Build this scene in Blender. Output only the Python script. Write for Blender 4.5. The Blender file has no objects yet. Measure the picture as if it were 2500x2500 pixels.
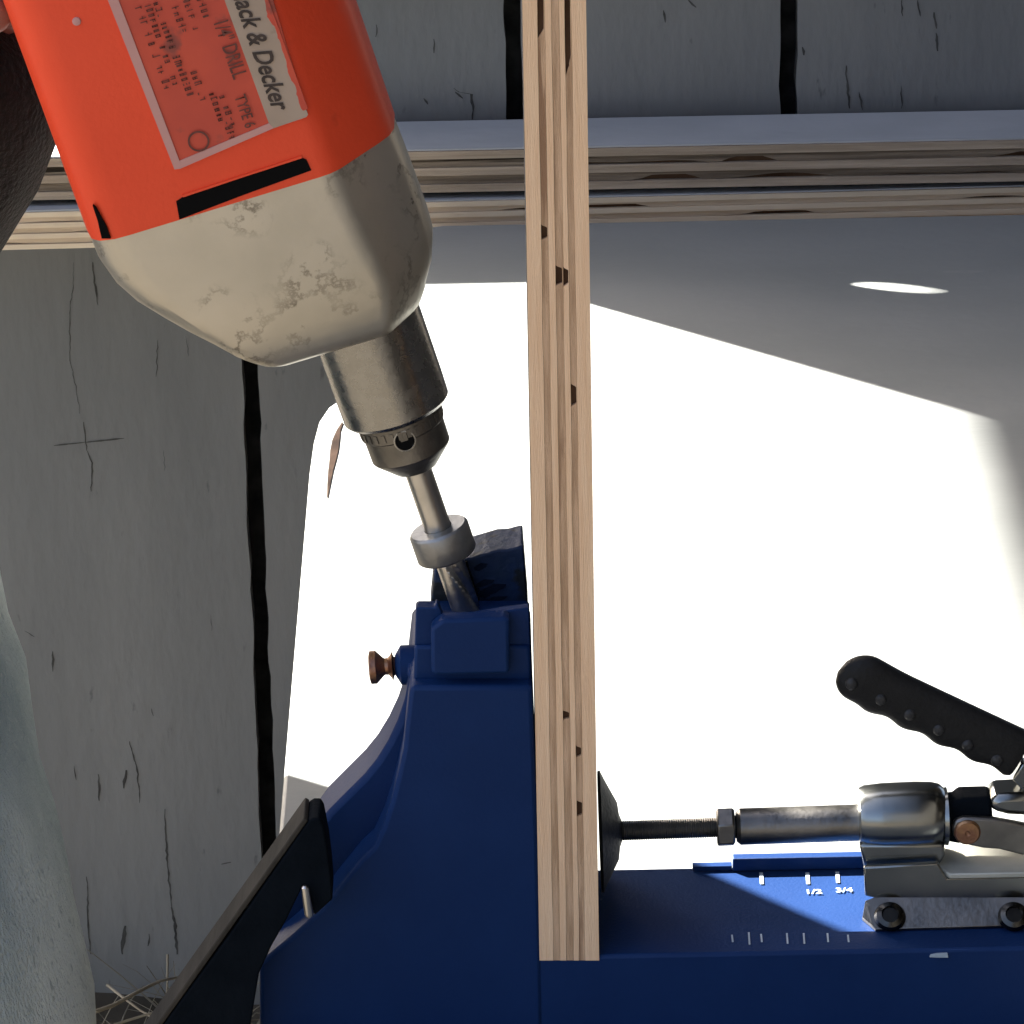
import bpy, bmesh, math, random
from mathutils import Vector, Matrix, noise as mnoise
random.seed(7)
scene = bpy.context.scene
COL = scene.collection

# ------------------------------------------------------------------ camera
PITCH, ROLL, CAM_H, F_PX = math.radians(22), math.radians(1.1), 0.74, 12100.0
CAM = Vector((0, 0, CAM_H))
FWD = Vector((0, math.cos(PITCH), -math.sin(PITCH)))
R0 = Vector((1, 0, 0)); U0 = Vector((0, math.sin(PITCH), math.cos(PITCH)))
RT = R0 * math.cos(ROLL) - U0 * math.sin(ROLL)
UP = U0 * math.cos(ROLL) + R0 * math.sin(ROLL)
cam = bpy.data.cameras.new('camera')
cam.sensor_width = 36; cam.lens = 36 * F_PX / 2500
cam.clip_start = 0.05; cam.clip_end = 500
cam_o = bpy.data.objects.new('camera', cam); COL.objects.link(cam_o)
cam_o.matrix_world = Matrix(((RT.x, UP.x, -FWD.x, CAM.x), (RT.y, UP.y, -FWD.y, CAM.y), (RT.z, UP.z, -FWD.z, CAM.z), (0, 0, 0, 1)))
scene.camera = cam_o

# ------------------------------------------------------------------ sky, sun, exposure
SUN_EL, SUN_AZ = math.radians(36), math.radians(47)      # the sun stands behind the shed wall, to its left
w = bpy.data.worlds.new('World'); scene.world = w; w.use_nodes = True
nt = w.node_tree; bg = nt.nodes['Background']
sky = nt.nodes.new('ShaderNodeTexSky'); sky.sky_type = 'NISHITA'; sky.sun_disc = False
sky.sun_elevation = SUN_EL; sky.sun_rotation = -SUN_AZ
sky.air_density = 0.7; sky.dust_density = 5.0; sky.ozone_density = 0.3
nt.links.new(sky.outputs[0], bg.inputs[0]); bg.inputs[1].default_value = 0.055
sun = bpy.data.lights.new('sun', 'SUN'); sun.energy = 5.0; sun.angle = math.radians(0.5); sun.color = (1, 0.95, 0.87)
sun_o = bpy.data.objects.new('sun', sun); COL.objects.link(sun_o)
to_sun = Vector((-math.sin(SUN_AZ) * math.cos(SUN_EL), math.cos(SUN_AZ) * math.cos(SUN_EL), math.sin(SUN_EL)))
sun_o.rotation_euler = to_sun.to_track_quat('Z', 'Y').to_euler()
scene.view_settings.view_transform = 'Standard'; scene.view_settings.look = 'None'
scene.view_settings.exposure = 3.3; scene.view_settings.gamma = 1
scene.render.engine = 'CYCLES'
scene.render.resolution_x = scene.render.resolution_y = 1024

# ------------------------------------------------------------------ helpers
def ray(px, py): return FWD * F_PX + RT * (px - 1250) + UP * (1250 - py)
def at(px, py, Y):
    d = ray(px, py); return CAM + d * ((Y - CAM.y) / d.y)
def atz(px, py, z):
    d = ray(px, py); return CAM + d * ((z - CAM.z) / d.z)

def thing(name, label, cat, loc=(0, 0, 0), group=None):
    o = bpy.data.objects.new(name, None); COL.objects.link(o); o.location = loc
    o.empty_display_size = 0.02
    o['label'] = label; o['category'] = cat
    if group: o['group'] = group
    return o

def root_loc(o):
    v = Vector((0, 0, 0))
    while o is not None: v += Vector(o.location); o = o.parent
    return v

def obj(name, bm, mat, parent=None, smooth=None, bevel=0, seg=2, loc=None):
    me = bpy.data.meshes.new(name)
    bmesh.ops.recalc_face_normals(bm, faces=bm.faces)
    off = root_loc(parent) if parent else Vector(loc or (0, 0, 0))
    bmesh.ops.translate(bm, verts=bm.verts, vec=-off)
    bm.to_mesh(me); bm.free()
    mats = mat if isinstance(mat, (list, tuple)) else [mat]
    for m in mats: me.materials.append(m)
    if smooth is not None:
        me.polygons.foreach_set('use_smooth', [True] * len(me.polygons))
        me.set_sharp_from_angle(angle=math.radians(smooth))
    o = bpy.data.objects.new(name, me); COL.objects.link(o)
    if parent: o.parent = parent
    elif loc: o.location = loc
    if bevel:
        b = o.modifiers.new('bevel', 'BEVEL'); b.width = bevel; b.segments = seg; b.limit_method = 'ANGLE'; b.angle_limit = math.radians(35)
        b.harden_normals = False
        if smooth is None:
            me.polygons.foreach_set('use_smooth', [True] * len(me.polygons)); me.set_sharp_from_angle(angle=math.radians(40))
    return o

def tag(o, label, cat, group=None):
    o['label'] = label; o['category'] = cat
    if group: o['group'] = group
    return o

def add_box(bm, lo, hi, mi=0):
    x0, y0, z0 = lo; x1, y1, z1 = hi
    v = [bm.verts.new(p) for p in ((x0,y0,z0),(x1,y0,z0),(x1,y1,z0),(x0,y1,z0),(x0,y0,z1),(x1,y0,z1),(x1,y1,z1),(x0,y1,z1))]
    for f in ((0,3,2,1),(4,5,6,7),(0,1,5,4),(1,2,6,5),(2,3,7,6),(3,0,4,7)):
        bm.faces.new([v[i] for i in f]).material_index = mi
    return v

def box(lo, hi):
    bm = bmesh.new(); add_box(bm, lo, hi); return bm

def add_prism(bm, pts, ext, mi=0):
    """pts: list of 3-D points of one face; extruded by the vector ext."""
    a = [bm.verts.new(p) for p in pts]; e = Vector(ext)
    b = [bm.verts.new(Vector(p) + e) for p in pts]
    fs = [bm.faces.new(a), bm.faces.new(b[::-1])]
    n = len(pts)
    for i in range(n):
        fs.append(bm.faces.new((a[i], a[(i+1) % n], b[(i+1) % n], b[i])))
    for f in fs: f.material_index = mi
    return fs

def prism(pts, ext):
    bm = bmesh.new(); add_prism(bm, pts, ext); return bm

def px_prism(pix, Y, depth):
    return prism([at(x, y, Y) for x, y in pix], (0, depth, 0))

def frame_of(axis):
    a = Vector(axis).normalized()
    h = Vector((0, 1, 0)) if abs(a.y) < 0.9 else Vector((1, 0, 0))
    b = a.cross(h).normalized(); c = a.cross(b).normalized()
    return a, b, c

def add_lathe(bm, origin, axis, prof, n=48, sides=None):
    """prof: list of (distance along axis, radius)."""
    a, b, c = frame_of(axis); o = Vector(origin); n = sides or n
    rings = []
    for t, r in prof:
        if r < 1e-6: rings.append([bm.verts.new(o + a * t)])
        else: rings.append([bm.verts.new(o + a * t + (b * math.cos(2*math.pi*k/n) + c * math.sin(2*math.pi*k/n)) * r) for k in range(n)])
    for r0, r1 in zip(rings, rings[1:]):
        for k in range(n):
            q = [r0[k % len(r0)], r0[(k+1) % len(r0)], r1[(k+1) % len(r1)], r1[k % len(r1)]]
            u = []
            for v in q:
                if v not in u: u.append(v)
            if len(u) > 2: bm.faces.new(u)
    for r in (rings[0], rings[-1]):
        if len(r) > 2: bm.faces.new(r)

def lathe(origin, axis, prof, n=48):
    bm = bmesh.new(); add_lathe(bm, origin, axis, prof, n); return bm

def add_tube(bm, pts, rad, n=8):
    pts = [Vector(p) for p in pts]; rings = []
    prev = None
    for i, p in enumerate(pts):
        t = (pts[min(i+1, len(pts)-1)] - pts[max(i-1, 0)]).normalized()
        if prev is None: _, b, c = frame_of(t)
        else:
            b = (prev - t * prev.dot(t)).normalized(); c = t.cross(b)
        prev = b
        r = rad[i] if isinstance(rad, (list, tuple)) else rad
        rings.append([bm.verts.new(p + (b * math.cos(2*math.pi*k/n) + c * math.sin(2*math.pi*k/n)) * r) for k in range(n)])
    for r0, r1 in zip(rings, rings[1:]):
        for k in range(n): bm.faces.new((r0[k], r0[(k+1) % n], r1[(k+1) % n], r1[k]))
    bm.faces.new(rings[0]); bm.faces.new(rings[-1])

# ------------------------------------------------------------------ materials
def mat(name, c1, c2=None, scale=40, stretch=(1, 1, 1), rough=0.6, metal=0.0, bump=0.0, bscale=None, lo=0.35, hi=0.65, spec=0.5,
        spots=None, spot_scale=60, spot_t=0.62, rough2=None, coat=0.0, detail=6, sheen=0):
    m = bpy.data.materials.new(name); m.use_nodes = True
    n, l = m.node_tree.nodes, m.node_tree.links
    p = n['Principled BSDF']
    p.inputs['Roughness'].default_value = rough; p.inputs['Metallic'].default_value = metal
    p.inputs['Specular IOR Level'].default_value = spec
    p.inputs['Coat Weight'].default_value = coat
    if sheen: p.inputs['Sheen Weight'].default_value = sheen
    tc = n.new('ShaderNodeTexCoord'); mp = n.new('ShaderNodeMapping')
    l.new(tc.outputs['Object'], mp.inputs[0]); mp.inputs['Scale'].default_value = stretch
    nz = n.new('ShaderNodeTexNoise'); nz.inputs['Scale'].default_value = scale; nz.inputs['Detail'].default_value = detail
    l.new(mp.outputs[0], nz.inputs['Vector'])
    rm = n.new('ShaderNodeMapRange'); rm.inputs[1].default_value = lo; rm.inputs[2].default_value = hi
    l.new(nz.outputs[0], rm.inputs[0])
    mx = n.new('ShaderNodeMix'); mx.data_type = 'RGBA'
    mx.inputs[6].default_value = (*c1, 1); mx.inputs[7].default_value = (*(c2 or c1), 1)
    l.new(rm.outputs[0], mx.inputs[0]); last = mx.outputs[2]
    if spots:
        n2 = n.new('ShaderNodeTexNoise'); n2.inputs['Scale'].default_value = spot_scale; n2.inputs['Detail'].default_value = 4
        l.new(mp.outputs[0], n2.inputs['Vector'])
        r2 = n.new('ShaderNodeMapRange'); r2.inputs[1].default_value = spot_t; r2.inputs[2].default_value = spot_t + 0.06
        l.new(n2.outputs[0], r2.inputs[0])
        m2 = n.new('ShaderNodeMix'); m2.data_type = 'RGBA'; m2.inputs[7].default_value = (*spots, 1)
        l.new(last, m2.inputs[6]); l.new(r2.outputs[0], m2.inputs[0]); last = m2.outputs[2]
    l.new(last, p.inputs['Base Color'])
    if rough2 is not None:
        rr = n.new('ShaderNodeMapRange'); rr.inputs[1].default_value = lo; rr.inputs[2].default_value = hi
        rr.inputs[3].default_value = rough; rr.inputs[4].default_value = rough2
        l.new(nz.outputs[0], rr.inputs[0]); l.new(rr.outputs[0], p.inputs['Roughness'])
    if bump:
        nb = n.new('ShaderNodeTexNoise'); nb.inputs['Scale'].default_value = bscale or scale * 2; nb.inputs['Detail'].default_value = 5
        l.new(mp.outputs[0], nb.inputs['Vector'])
        b = n.new('ShaderNodeBump'); b.inputs['Strength'].default_value = bump; b.inputs['Distance'].default_value = 0.002
        l.new(nb.outputs[0], b.inputs['Height']); l.new(b.outputs[0], p.inputs['Normal'])
    return m

M = {}
M['wall_paint'] = mat('grey_wall_paint', (0.155, 0.161, 0.166), (0.188, 0.193, 0.197), 14, (1, 1, 0.35), 0.75, bump=0.35, bscale=120,
                      spots=(0.105, 0.109, 0.112), spot_scale=130, spot_t=0.67, spec=0.3)
M['dark_gap'] = mat('dark_backing', (0.012, 0.012, 0.012), (0.035, 0.034, 0.032), 80, rough=0.95, spec=0.1)
M['crack'] = mat('bare_crack', (0.045, 0.045, 0.045), (0.085, 0.085, 0.083), 90, rough=0.95, spec=0.1)
M['panel_paint'] = mat('pale_grey_paint', (0.215, 0.228, 0.224), (0.245, 0.256, 0.252), 18, (0.5, 1, 1), 0.55, bump=0.12, bscale=260,
                       spots=(0.26, 0.265, 0.26), spot_scale=90, spot_t=0.70, spec=0.4)
M['board_paint'] = mat('blue_grey_paint', (0.37, 0.385, 0.405), (0.42, 0.435, 0.455), 30, (0.5, 1, 1), 0.6, bump=0.15, bscale=200)
M['board_face'] = mat('dark_grey_board_paint', (0.055, 0.057, 0.06), (0.075, 0.077, 0.08), 30, rough=0.6, bump=0.15, bscale=200)
M['ply_light'] = mat('birch_ply_light', (0.84, 0.565, 0.345), (0.9, 0.64, 0.41), 30, (18, 1, 0.9), 0.7, bump=0.3, bscale=240, spec=0.25)
M['ply_mid'] = mat('birch_ply_mid', (0.45, 0.285, 0.165), (0.68, 0.46, 0.29), 34, (18, 1, 1.1), 0.75, bump=0.4, bscale=260, spec=0.2,
                   spots=(0.34, 0.20, 0.115), spot_scale=11, spot_t=0.60)
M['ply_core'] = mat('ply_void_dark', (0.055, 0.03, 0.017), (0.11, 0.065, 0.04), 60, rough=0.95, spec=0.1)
M['old_light'] = mat('weathered_ply_light', (0.36, 0.285, 0.215), (0.52, 0.42, 0.325), 26, (0.5, 1, 16), 0.85, bump=0.5, bscale=240, spec=0.15)
M['old_mid'] = mat('weathered_ply_mid', (0.14, 0.108, 0.08), (0.33, 0.262, 0.198), 30, (0.45, 1, 16), 0.9, bump=0.6, bscale=240, spec=0.1,
                   spots=(0.03, 0.024, 0.018), spot_scale=14, spot_t=0.57)
M['fresh_light'] = mat('lower_ply_light', (0.76, 0.62, 0.46), (0.82, 0.68, 0.51), 26, (0.5, 1, 16), 0.8, bump=0.4, bscale=240, spec=0.2)
M['fresh_mid'] = mat('lower_ply_mid', (0.6, 0.46, 0.325), (0.7, 0.55, 0.4), 28, (0.5, 1, 16), 0.8, bump=0.4, bscale=240, spec=0.2)
M['blue'] = mat('blue_jig_plastic', (0.005, 0.0235, 0.092), (0.0058, 0.0262, 0.1), 50, rough=0.52, bump=0.09, bscale=900, spec=0.12)
M['blue_worn'] = mat('blue_guide_plastic', (0.008, 0.024, 0.075), (0.012, 0.028, 0.064), 160, rough=0.55, bump=0.25, bscale=400, spec=0.35,
                     spots=(0.013, 0.016, 0.02), spot_scale=110, spot_t=0.55)
M['dark_blue'] = mat('worn_dark_blue', (.004,.010,.026), (.008,.014,.03), 150, rough=0.7, spec=0.1)
M['print'] = mat('pale_print', (0.35, 0.42, 0.48), rough=0.6)
M['brass'] = mat('aged_brass', (0.26, 0.13, 0.09), (0.4, 0.23, 0.12), 200, rough=0.4, metal=1, bump=0.2, bscale=900)
M['chrome'] = mat('bright_plated_steel', (0.24, 0.25, 0.24), (0.29, 0.298, 0.285), 60, rough=0.19, metal=1, bump=0.012, bscale=200, rough2=0.27)
M['dark_bolt'] = mat('blackened_bolt', (0.05, 0.05, 0.05), (0.08, 0.08, 0.075), 200, rough=0.25, metal=1)
M['sunlit_plate'] = mat('sunlit_pale_plate', (0.42, 0.42, 0.36), (0.5, 0.5, 0.44), 120, rough=0.55, metal=0.4)  # paler than the other plating so the top flange looks sunlit
M['steel'] = mat('dull_steel', (0.17, 0.165, 0.155), (0.24, 0.23, 0.215), 90, rough=0.3, metal=1, bump=0.08, bscale=500, rough2=0.42)
M['bit_steel'] = mat('bit_steel', (0.42, 0.415, 0.4), (0.5, 0.49, 0.475), 120, rough=0.32, metal=1, bump=0.06, bscale=500)
M['chuck'] = mat('worn_chuck_steel', (0.27, 0.268, 0.26), (0.31, 0.307, 0.298), 240, (1, 1, 1), 0.22, 1, bump=0.08, bscale=300, rough2=0.32)
M['collar'] = mat('dull_collar_steel', (0.24, 0.24, 0.235), (0.30, 0.30, 0.29), 200, rough=0.42, metal=0.8, bump=0.08, bscale=600)
M['chuck_nose'] = mat('chuck_nose_steel', (0.13, 0.125, 0.115), (0.19, 0.18, 0.165), 140, rough=0.42, metal=1, bump=0.1, bscale=600)
M['black_rubber'] = mat('black_rubber', (0.0045, 0.0045, 0.0045), (0.007, 0.007, 0.007), 200, rough=0.6, bump=0.2, bscale=700, spec=0.35)
M['black_paint'] = mat('black_paint', (0.002, 0.004, 0.0068), (0.0035, 0.006, 0.0095), 80, rough=0.9, bump=0.15, bscale=400, spec=0.08)
M['grip_pale'] = mat('pale_rubber', (.014,.014,.014), (.024,.024,.024), 300, rough=0.5, bump=0.3, bscale=900)  # lighter rubber for the grip dimples
M['slot'] = mat('hollow_shade', (0.0025, 0.0025, 0.0025), rough=0.8, spec=0.1)  # black that stands in for shade inside slots and holes
M['orange'] = mat('orange_plastic', (0.82, 0.072, 0.024), (0.86, 0.08, 0.028), 24, rough=0.42, bump=0.07, bscale=700, spec=0.3, spots=(0.7, 0.06, 0.022), spot_scale=45, spot_t=0.66)
M['label_orange'] = mat('label_orange', (0.6, 0.072, 0.032), (0.52, 0.06, 0.03), 60, rough=0.55, spots=(0.28, 0.055, 0.036), spot_scale=70, spot_t=0.6)
M['label_pink'] = mat('label_border_pink', (0.52, 0.24, 0.22), (0.58, 0.33, 0.27), 20, rough=0.5)
M['label_cream'] = mat('label_cream', (0.36, 0.27, 0.195), (0.42, 0.32, 0.24), 50, rough=0.55, spots=(0.2, 0.14, 0.1), spot_scale=80, spot_t=0.68)
M['ink'] = mat('label_ink', (0.1, 0.03, 0.02), (0.16, 0.045, 0.03), 300, rough=0.7)
M['black_ink'] = mat('brand_ink', (0.03, 0.02, 0.015), (0.06, 0.038, 0.028), 300, rough=0.7)
M['sleeve'] = mat('dark_brown_cloth', (0.01, 0.0085, 0.007), (0.018, 0.0155, 0.0125), 60, rough=0.95, bump=0.6, bscale=500, spec=0.1, sheen=0.15)
M['skin'] = mat('skin', (0.24, 0.1, 0.075), (0.29, 0.135, 0.1), 50, rough=0.5, bump=0.2, bscale=500)
M['nail'] = mat('finger_nail', (0.62, 0.36, 0.30), rough=0.3)
M['trouser'] = mat('faded_green_denim', (0.17, 0.235, 0.25), (0.6, 0.66, 0.625), 11, (1.4, 1.4, 0.6), 0.9, bump=0.9, bscale=700, spec=0.1, lo=0.38, hi=0.62, detail=9,
                   spots=(0.36, 0.42, 0.41), spot_scale=420, spot_t=0.60, sheen=0.2)
M['hair'] = mat('brown_hair', (0.02, 0.014, 0.01), rough=0.6)
M['soil'] = mat('dark_soil', (0.05, 0.044, 0.035), (0.1, 0.088, 0.07), 9, rough=0.95, bump=0.8, bscale=60, spec=0.1)
M['grass'] = mat('dry_grass', (0.14, 0.125, 0.095), (0.22, 0.2, 0.16), 40, rough=0.85, spec=0.2)
M['shade_roof'] = mat('shade_roof_boards', (0.08, 0.075, 0.07), (0.12, 0.11, 0.1), 12, (1, 6, 1), 0.85, bump=0.3)
M['raw_edge'] = mat('raw_brown_edge', (0.03, 0.027, 0.022), (0.048, 0.042, 0.034), 40, (3, 0.5, 0.5), 0.85, bump=0.4, spec=0.15)
M['light_screen'] = mat('light_screen_dark', (0.018, 0.016, 0.013), (0.03, 0.026, 0.021), 12, (3, 3, 0.4), 0.85, bump=0.3)  # near black so the added screens return little light
M['shoe'] = mat('brown_leather', (0.03, 0.02, 0.013), (0.05, 0.03, 0.02), 60, rough=0.6)
M['sliver'] = mat('sliver_brown', (0.014, 0.009, 0.007), (0.035, 0.022, 0.016), 90, rough=0.95, spec=0.05)

# nose casting: cast alloy with grey scuffs and dark crazing
def casting():
    m = mat('scuffed_alloy_casting', (0.46, 0.43, 0.36), (0.56, 0.52, 0.44), 26, rough=0.42, metal=0.75, bump=0.06, bscale=200, spec=0.45)
    n, l = m.node_tree.nodes, m.node_tree.links
    p = n['Principled BSDF']; mp = n['Mapping']
    src = p.inputs['Base Color'].links[0].from_socket
    # thin crazing lines: a narrow band of a warped noise, shown only in patches
    a = n.new('ShaderNodeTexNoise'); a.inputs['Scale'].default_value = 55; a.inputs['Detail'].default_value = 7; a.inputs['Roughness'].default_value = 0.65
    l.new(mp.outputs[0], a.inputs['Vector'])
    d = n.new('ShaderNodeMath'); d.operation = 'SUBTRACT'; d.inputs[1].default_value = 0.5; l.new(a.outputs[0], d.inputs[0])
    e = n.new('ShaderNodeMath'); e.operation = 'ABSOLUTE'; l.new(d.outputs[0], e.inputs[0])
    f = n.new('ShaderNodeMapRange'); f.inputs[1].default_value = 0.0; f.inputs[2].default_value = 0.035; f.inputs[3].default_value = 1; f.inputs[4].default_value = 0
    l.new(e.outputs[0], f.inputs[0])
    b = n.new('ShaderNodeTexNoise'); b.inputs['Scale'].default_value = 38; b.inputs['Detail'].default_value = 3; l.new(mp.outputs[0], b.inputs['Vector'])
    g = n.new('ShaderNodeMapRange'); g.inputs[1].default_value = 0.47; g.inputs[2].default_value = 0.66; l.new(b.outputs[0], g.inputs[0])
    h = n.new('ShaderNodeMath'); h.operation = 'MULTIPLY'; l.new(f.outputs[0], h.inputs[0]); l.new(g.outputs[0], h.inputs[1])
    mx = n.new('ShaderNodeMix'); mx.data_type = 'RGBA'; mx.inputs[7].default_value = (0.11, 0.092, 0.07, 1)
    l.new(src, mx.inputs[6]); l.new(h.outputs[0], mx.inputs[0]); l.new(mx.outputs[2], p.inputs['Base Color'])
    return m
M['casting'] = casting()

# ------------------------------------------------------------------ ground
GZ = -0.435
bm = bmesh.new()
N = 40
gv = {}
for i in range(N + 1):
    for j in range(N + 1):
        x = -0.9 + 1.8 * i / N; y = 1.0 + 1.6 * j / N
        edge = i in (0, N) or j in (0, N)
        gv[i, j] = bm.verts.new((x, y, GZ + (0 if edge else 0.018 * mnoise.noise(Vector((x * 9, y * 9, 0))))))
for i in range(N):
    for j in range(N): bm.faces.new((gv[i, j], gv[i+1, j], gv[i+1, j+1], gv[i, j+1]))
S = 120
for x0, x1, y0, y1 in ((-S, -0.9, -S, S), (0.9, S, -S, S), (-0.9, 0.9, -S, 1.0), (-0.9, 0.9, 2.6, S)):
    bm.faces.new([bm.verts.new(p) for p in ((x0, y0, GZ), (x1, y0, GZ), (x1, y1, GZ), (x0, y1, GZ))])
g = obj('ground', bm, M['soil'], smooth=60); g['kind'] = 'structure'

# ------------------------------------------------------------------ shed: board wall, plus unseen upper parts added to shade the bench
WY = 2.255
def wx(px, py): return at(px, py, WY).x
g0, g1, g2 = wx(622, 1200), wx(1254, 150), wx(1926, 140)
shed = thing('shed', 'weathered grey board shed wall with dark gaps behind the bench', 'shed', (0, WY, GZ))
pitch = (g2 - g0) / 2
edges = [g0 - 2 * pitch, g0 - pitch, g0, g1, g2, g2 + pitch, g2 + 2 * pitch, g2 + 3 * pitch]
GAP = 0.0040
LOW, NOTCH_X, POST_X = 0.158, -0.222, -0.150  # unseen upper outline set to shape the sun patch on the bench
def ragged(x0, x1, z0, z1, n=70, amp=0.0010):
    L = [(x0 + amp * (mnoise.noise(Vector((x0 * 50, z * 55, 1))) + 0.6 * mnoise.noise(Vector((x0 * 9, z * 260, 2)))), z) for z in [z0 + (z1 - z0) * k / n for k in range(n + 1)]]
    Rr = [(x1 + amp * (mnoise.noise(Vector((x1 * 50, z * 55, 5))) + 0.6 * mnoise.noise(Vector((x1 * 9, z * 260, 7)))), z) for z in [z0 + (z1 - z0) * k / n for k in range(n + 1)]]
    return L, Rr
for k in range(len(edges) - 1):
    xa, xb = edges[k] + GAP, edges[k + 1] - GAP
    zt = -0.01 if xb < g0 - 0.1 else (LOW if xb < POST_X + 0.05 else 0.10)
    zb = GZ - 0.02
    L, Rr = ragged(xa, xb, zb, zt)
    if abs(edges[k + 1] - g0) < 1e-6:      # unseen top left notched to let sun onto the stacked boards
        L = [p for p in L if p[1] < -0.012] + [(xa, -0.01), (NOTCH_X, -0.01), (NOTCH_X, zt)]
    poly = L + Rr[::-1]
    t = 0.016
    pts = [Vector((x, WY, z)) for x, z in poly]
    bm = bmesh.new(); add_prism(bm, pts, (0, t, 0))
    obj('board', bm, M['wall_paint'], shed)
bm = bmesh.new()
add_box(bm, (edges[0], WY + 0.022, GZ - 0.02), (-0.232, WY + 0.03, -0.015))
add_box(bm, (-0.240, WY + 0.031, GZ - 0.02), (-0.105, WY + 0.038, LOW - 0.004))
add_box(bm, (-0.118, WY + 0.022, GZ - 0.02), (edges[-1], WY + 0.03, 0.152))
obj('backing', bm, M['dark_gap'], shed)  # added dark sheet that stops light leaking through the gaps
hx, hz, rx, rz = 0.0016, 0.172, 0.0170, 0.0100
hole = [(hx + rx * math.cos(a), hz + rz * (abs(math.sin(a)) ** 1.3) * (1 if math.sin(a) > 0 else -1) + 0.16 * rx * math.cos(a)) for a in [2 * math.pi * q / 28 for q in range(28)]]  # hole placed to throw the oval sun spot on the bench
hz0 = hole[0][1]
pp = [(g0 + 0.0035, 0.0975), (edges[-1], 0.0975), (edges[-1], hz0 - 0.0001)] + [hole[0]] + hole[:0:-1] + [(hole[0][0], hole[0][1] + 0.0001), (edges[-1], hz0 + 0.0001), (edges[-1], 1.72), (g0 + 0.0035, 1.72)]
obj('shade_panel', prism([Vector((x, WY - 0.0052, z)) for x, z in pp], (0, 0.004, 0)), M['wall_paint'], shed)  # unseen sheet added to block the sun above the boards
obj('shade_post', box((POST_X, WY - 0.006, LOW + 0.001), (g0 + 0.003, WY + 0.05, 1.72)), M['wall_paint'], shed, bevel=0.002)  # unseen upright added for the slanted shadow edge on the bench
obj('shade_roof', prism([(-1.625, WY - 0.02, 1.80), (3.0, WY - 0.02, 1.80), (3.0, 5.2, 1.80), (-1.625, 5.2, 1.80)], (0, 0, 0.03)), M['shade_roof'], shed)  # unseen slab added; its edge casts the soft shadow at the right
obj('side_wall', box((edges[-1], WY, GZ), (edges[-1] + 0.03, 5.1, 1.75)), M['wall_paint'], shed)
obj('roof_post', box((-1.58, 5.0, GZ), (-1.50, 5.08, 1.79)), M['wall_paint'], shed)
obj('eave_post', box((-1.58, WY + 0.02, GZ), (-1.50, WY + 0.10, 1.79)), M['wall_paint'], shed)

for (x0, y0, x1, y1), lb in (((0.50, -1.25, 0.50, 1.08), 'unseen dark board screen added right of the camera to block light'), ((1.15, -1.25, 1.15, 2.24), 'unseen dark board screen added beyond the clamp to darken the right side'), ((0.0, -1.3, 2.6, -1.3), 'unseen dark board screen added opposite the shed wall to block skylight')):  # unseen screens added to darken the right and front
    f = thing('light_screen', lb, 'light_screen', (x0, y0, GZ))
    L_ = math.hypot(x1 - x0, y1 - y0); n_ = int(L_ / 0.15)
    hgt = 2.3
    for k in range(n_):
        a = k / n_; b = (k + 1) / n_
        xa, ya, xb, yb = x0 + (x1 - x0) * a, y0 + (y1 - y0) * a, x0 + (x1 - x0) * b, y0 + (y1 - y0) * b
        if x0 == x1: bmx = box((x0, ya + .001, GZ), (x0 + .02, yb - .001, GZ + hgt))
        else: bmx = box((xa + .001, y0 - .02, GZ), (xb - .001, y0, GZ + hgt))
        obj('board', bmx, M['light_screen'], f)

aw = thing('sky_screen', 'unseen dark sheet added overhead at the right to block the sky', 'sky_screen', (0.2, 0.5, GZ))  # unseen overhead sheet added to darken the right side
obj('screen_sheet', prism([Vector(p) for p in ((0.16, -1.2, 1.42), (1.12, -1.2, 1.62), (1.12, 2.20, 1.62), (0.16, 2.20, 1.42))], (0, 0, 0.006)), M['light_screen'], aw)
for px_, py_ in ((1.08, -1.15), (1.08, 2.15), (0.2, -1.15), (0.2, 2.18)):
    if px_ > 1: obj('pole', box((px_ - .02, py_ - .02, GZ), (px_ + .02, py_ + .02, 1.60)), M['light_screen'], aw)

# cracks, flaked knots and checks in the wall paint
CR = [
 ([(205,1030),(212,1100)], 6), ([(130,1088),(208,1080)], 4), ([(208,1080),(303,1070)], 5), ([(212,1100),(225,1130),(222,1200)], 5),
 ([(180,640),(178,700),(172,745),(170,800),(172,880),(188,960),(196,1010)], 3), ([(225,640),(232,700),(240,745)], 6),
 ([(128,1590),(130,1640)], 6), ([(315,1810),(335,1880),(342,1960)], 5), ([(308,1880),(302,1925)], 10), ([(240,1890),(243,1955)], 8),
 ([(180,1870),(186,1905)], 4), ([(402,1975),(405,2050),(412,2150),(420,2220)], 6), ([(420,2215),(428,2270),(432,2330)], 11),
 ([(212,2140),(216,2260),(222,2330)], 6), ([(305,2260),(300,2300),(298,2330)], 14), ([(365,2280),(362,2310)], 6),
 ([(370,1730),(373,1748)], 5), ([(610,690),(610,705)], 6),
 ([(1620,25),(1625,55)], 9), ([(1108,215),(1122,225),(1150,230),(1155,260),(1152,292)], 8), ([(1130,240),(1110,225)], 9),
 ([(2065,160),(2068,200),(2075,265)], 8), ([(2098,225),(2105,268)], 6), ([(2280,30),(2288,70)], 8), ([(2286,80),(2290,125)], 8),
 ([(2200,0),(2203,40)], 5), ([(2200,210),(2202,265)], 4), ([(2240,0),(2246,40)], 7), ([(1960,115),(1963,135)], 7), ([(1035,240),(1045,255)], 7),
 ([(920,60),(918,90)], 6), ([(1060,95),(1058,130)], 5), ([(1680,0),(1700,18)], 8), ([(540,2110),(565,2105)], 5), ([(60,1540),(85,1555)], 3),
 ([(400,1100),(402,1150)], 2), ([(455,820),(460,870)], 2), ([(515,1500),(518,1540)], 2), ([(385,830),(382,920)], 3), ([(120,520),(118,600)], 2.5),
]
bm = bmesh.new()
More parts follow.
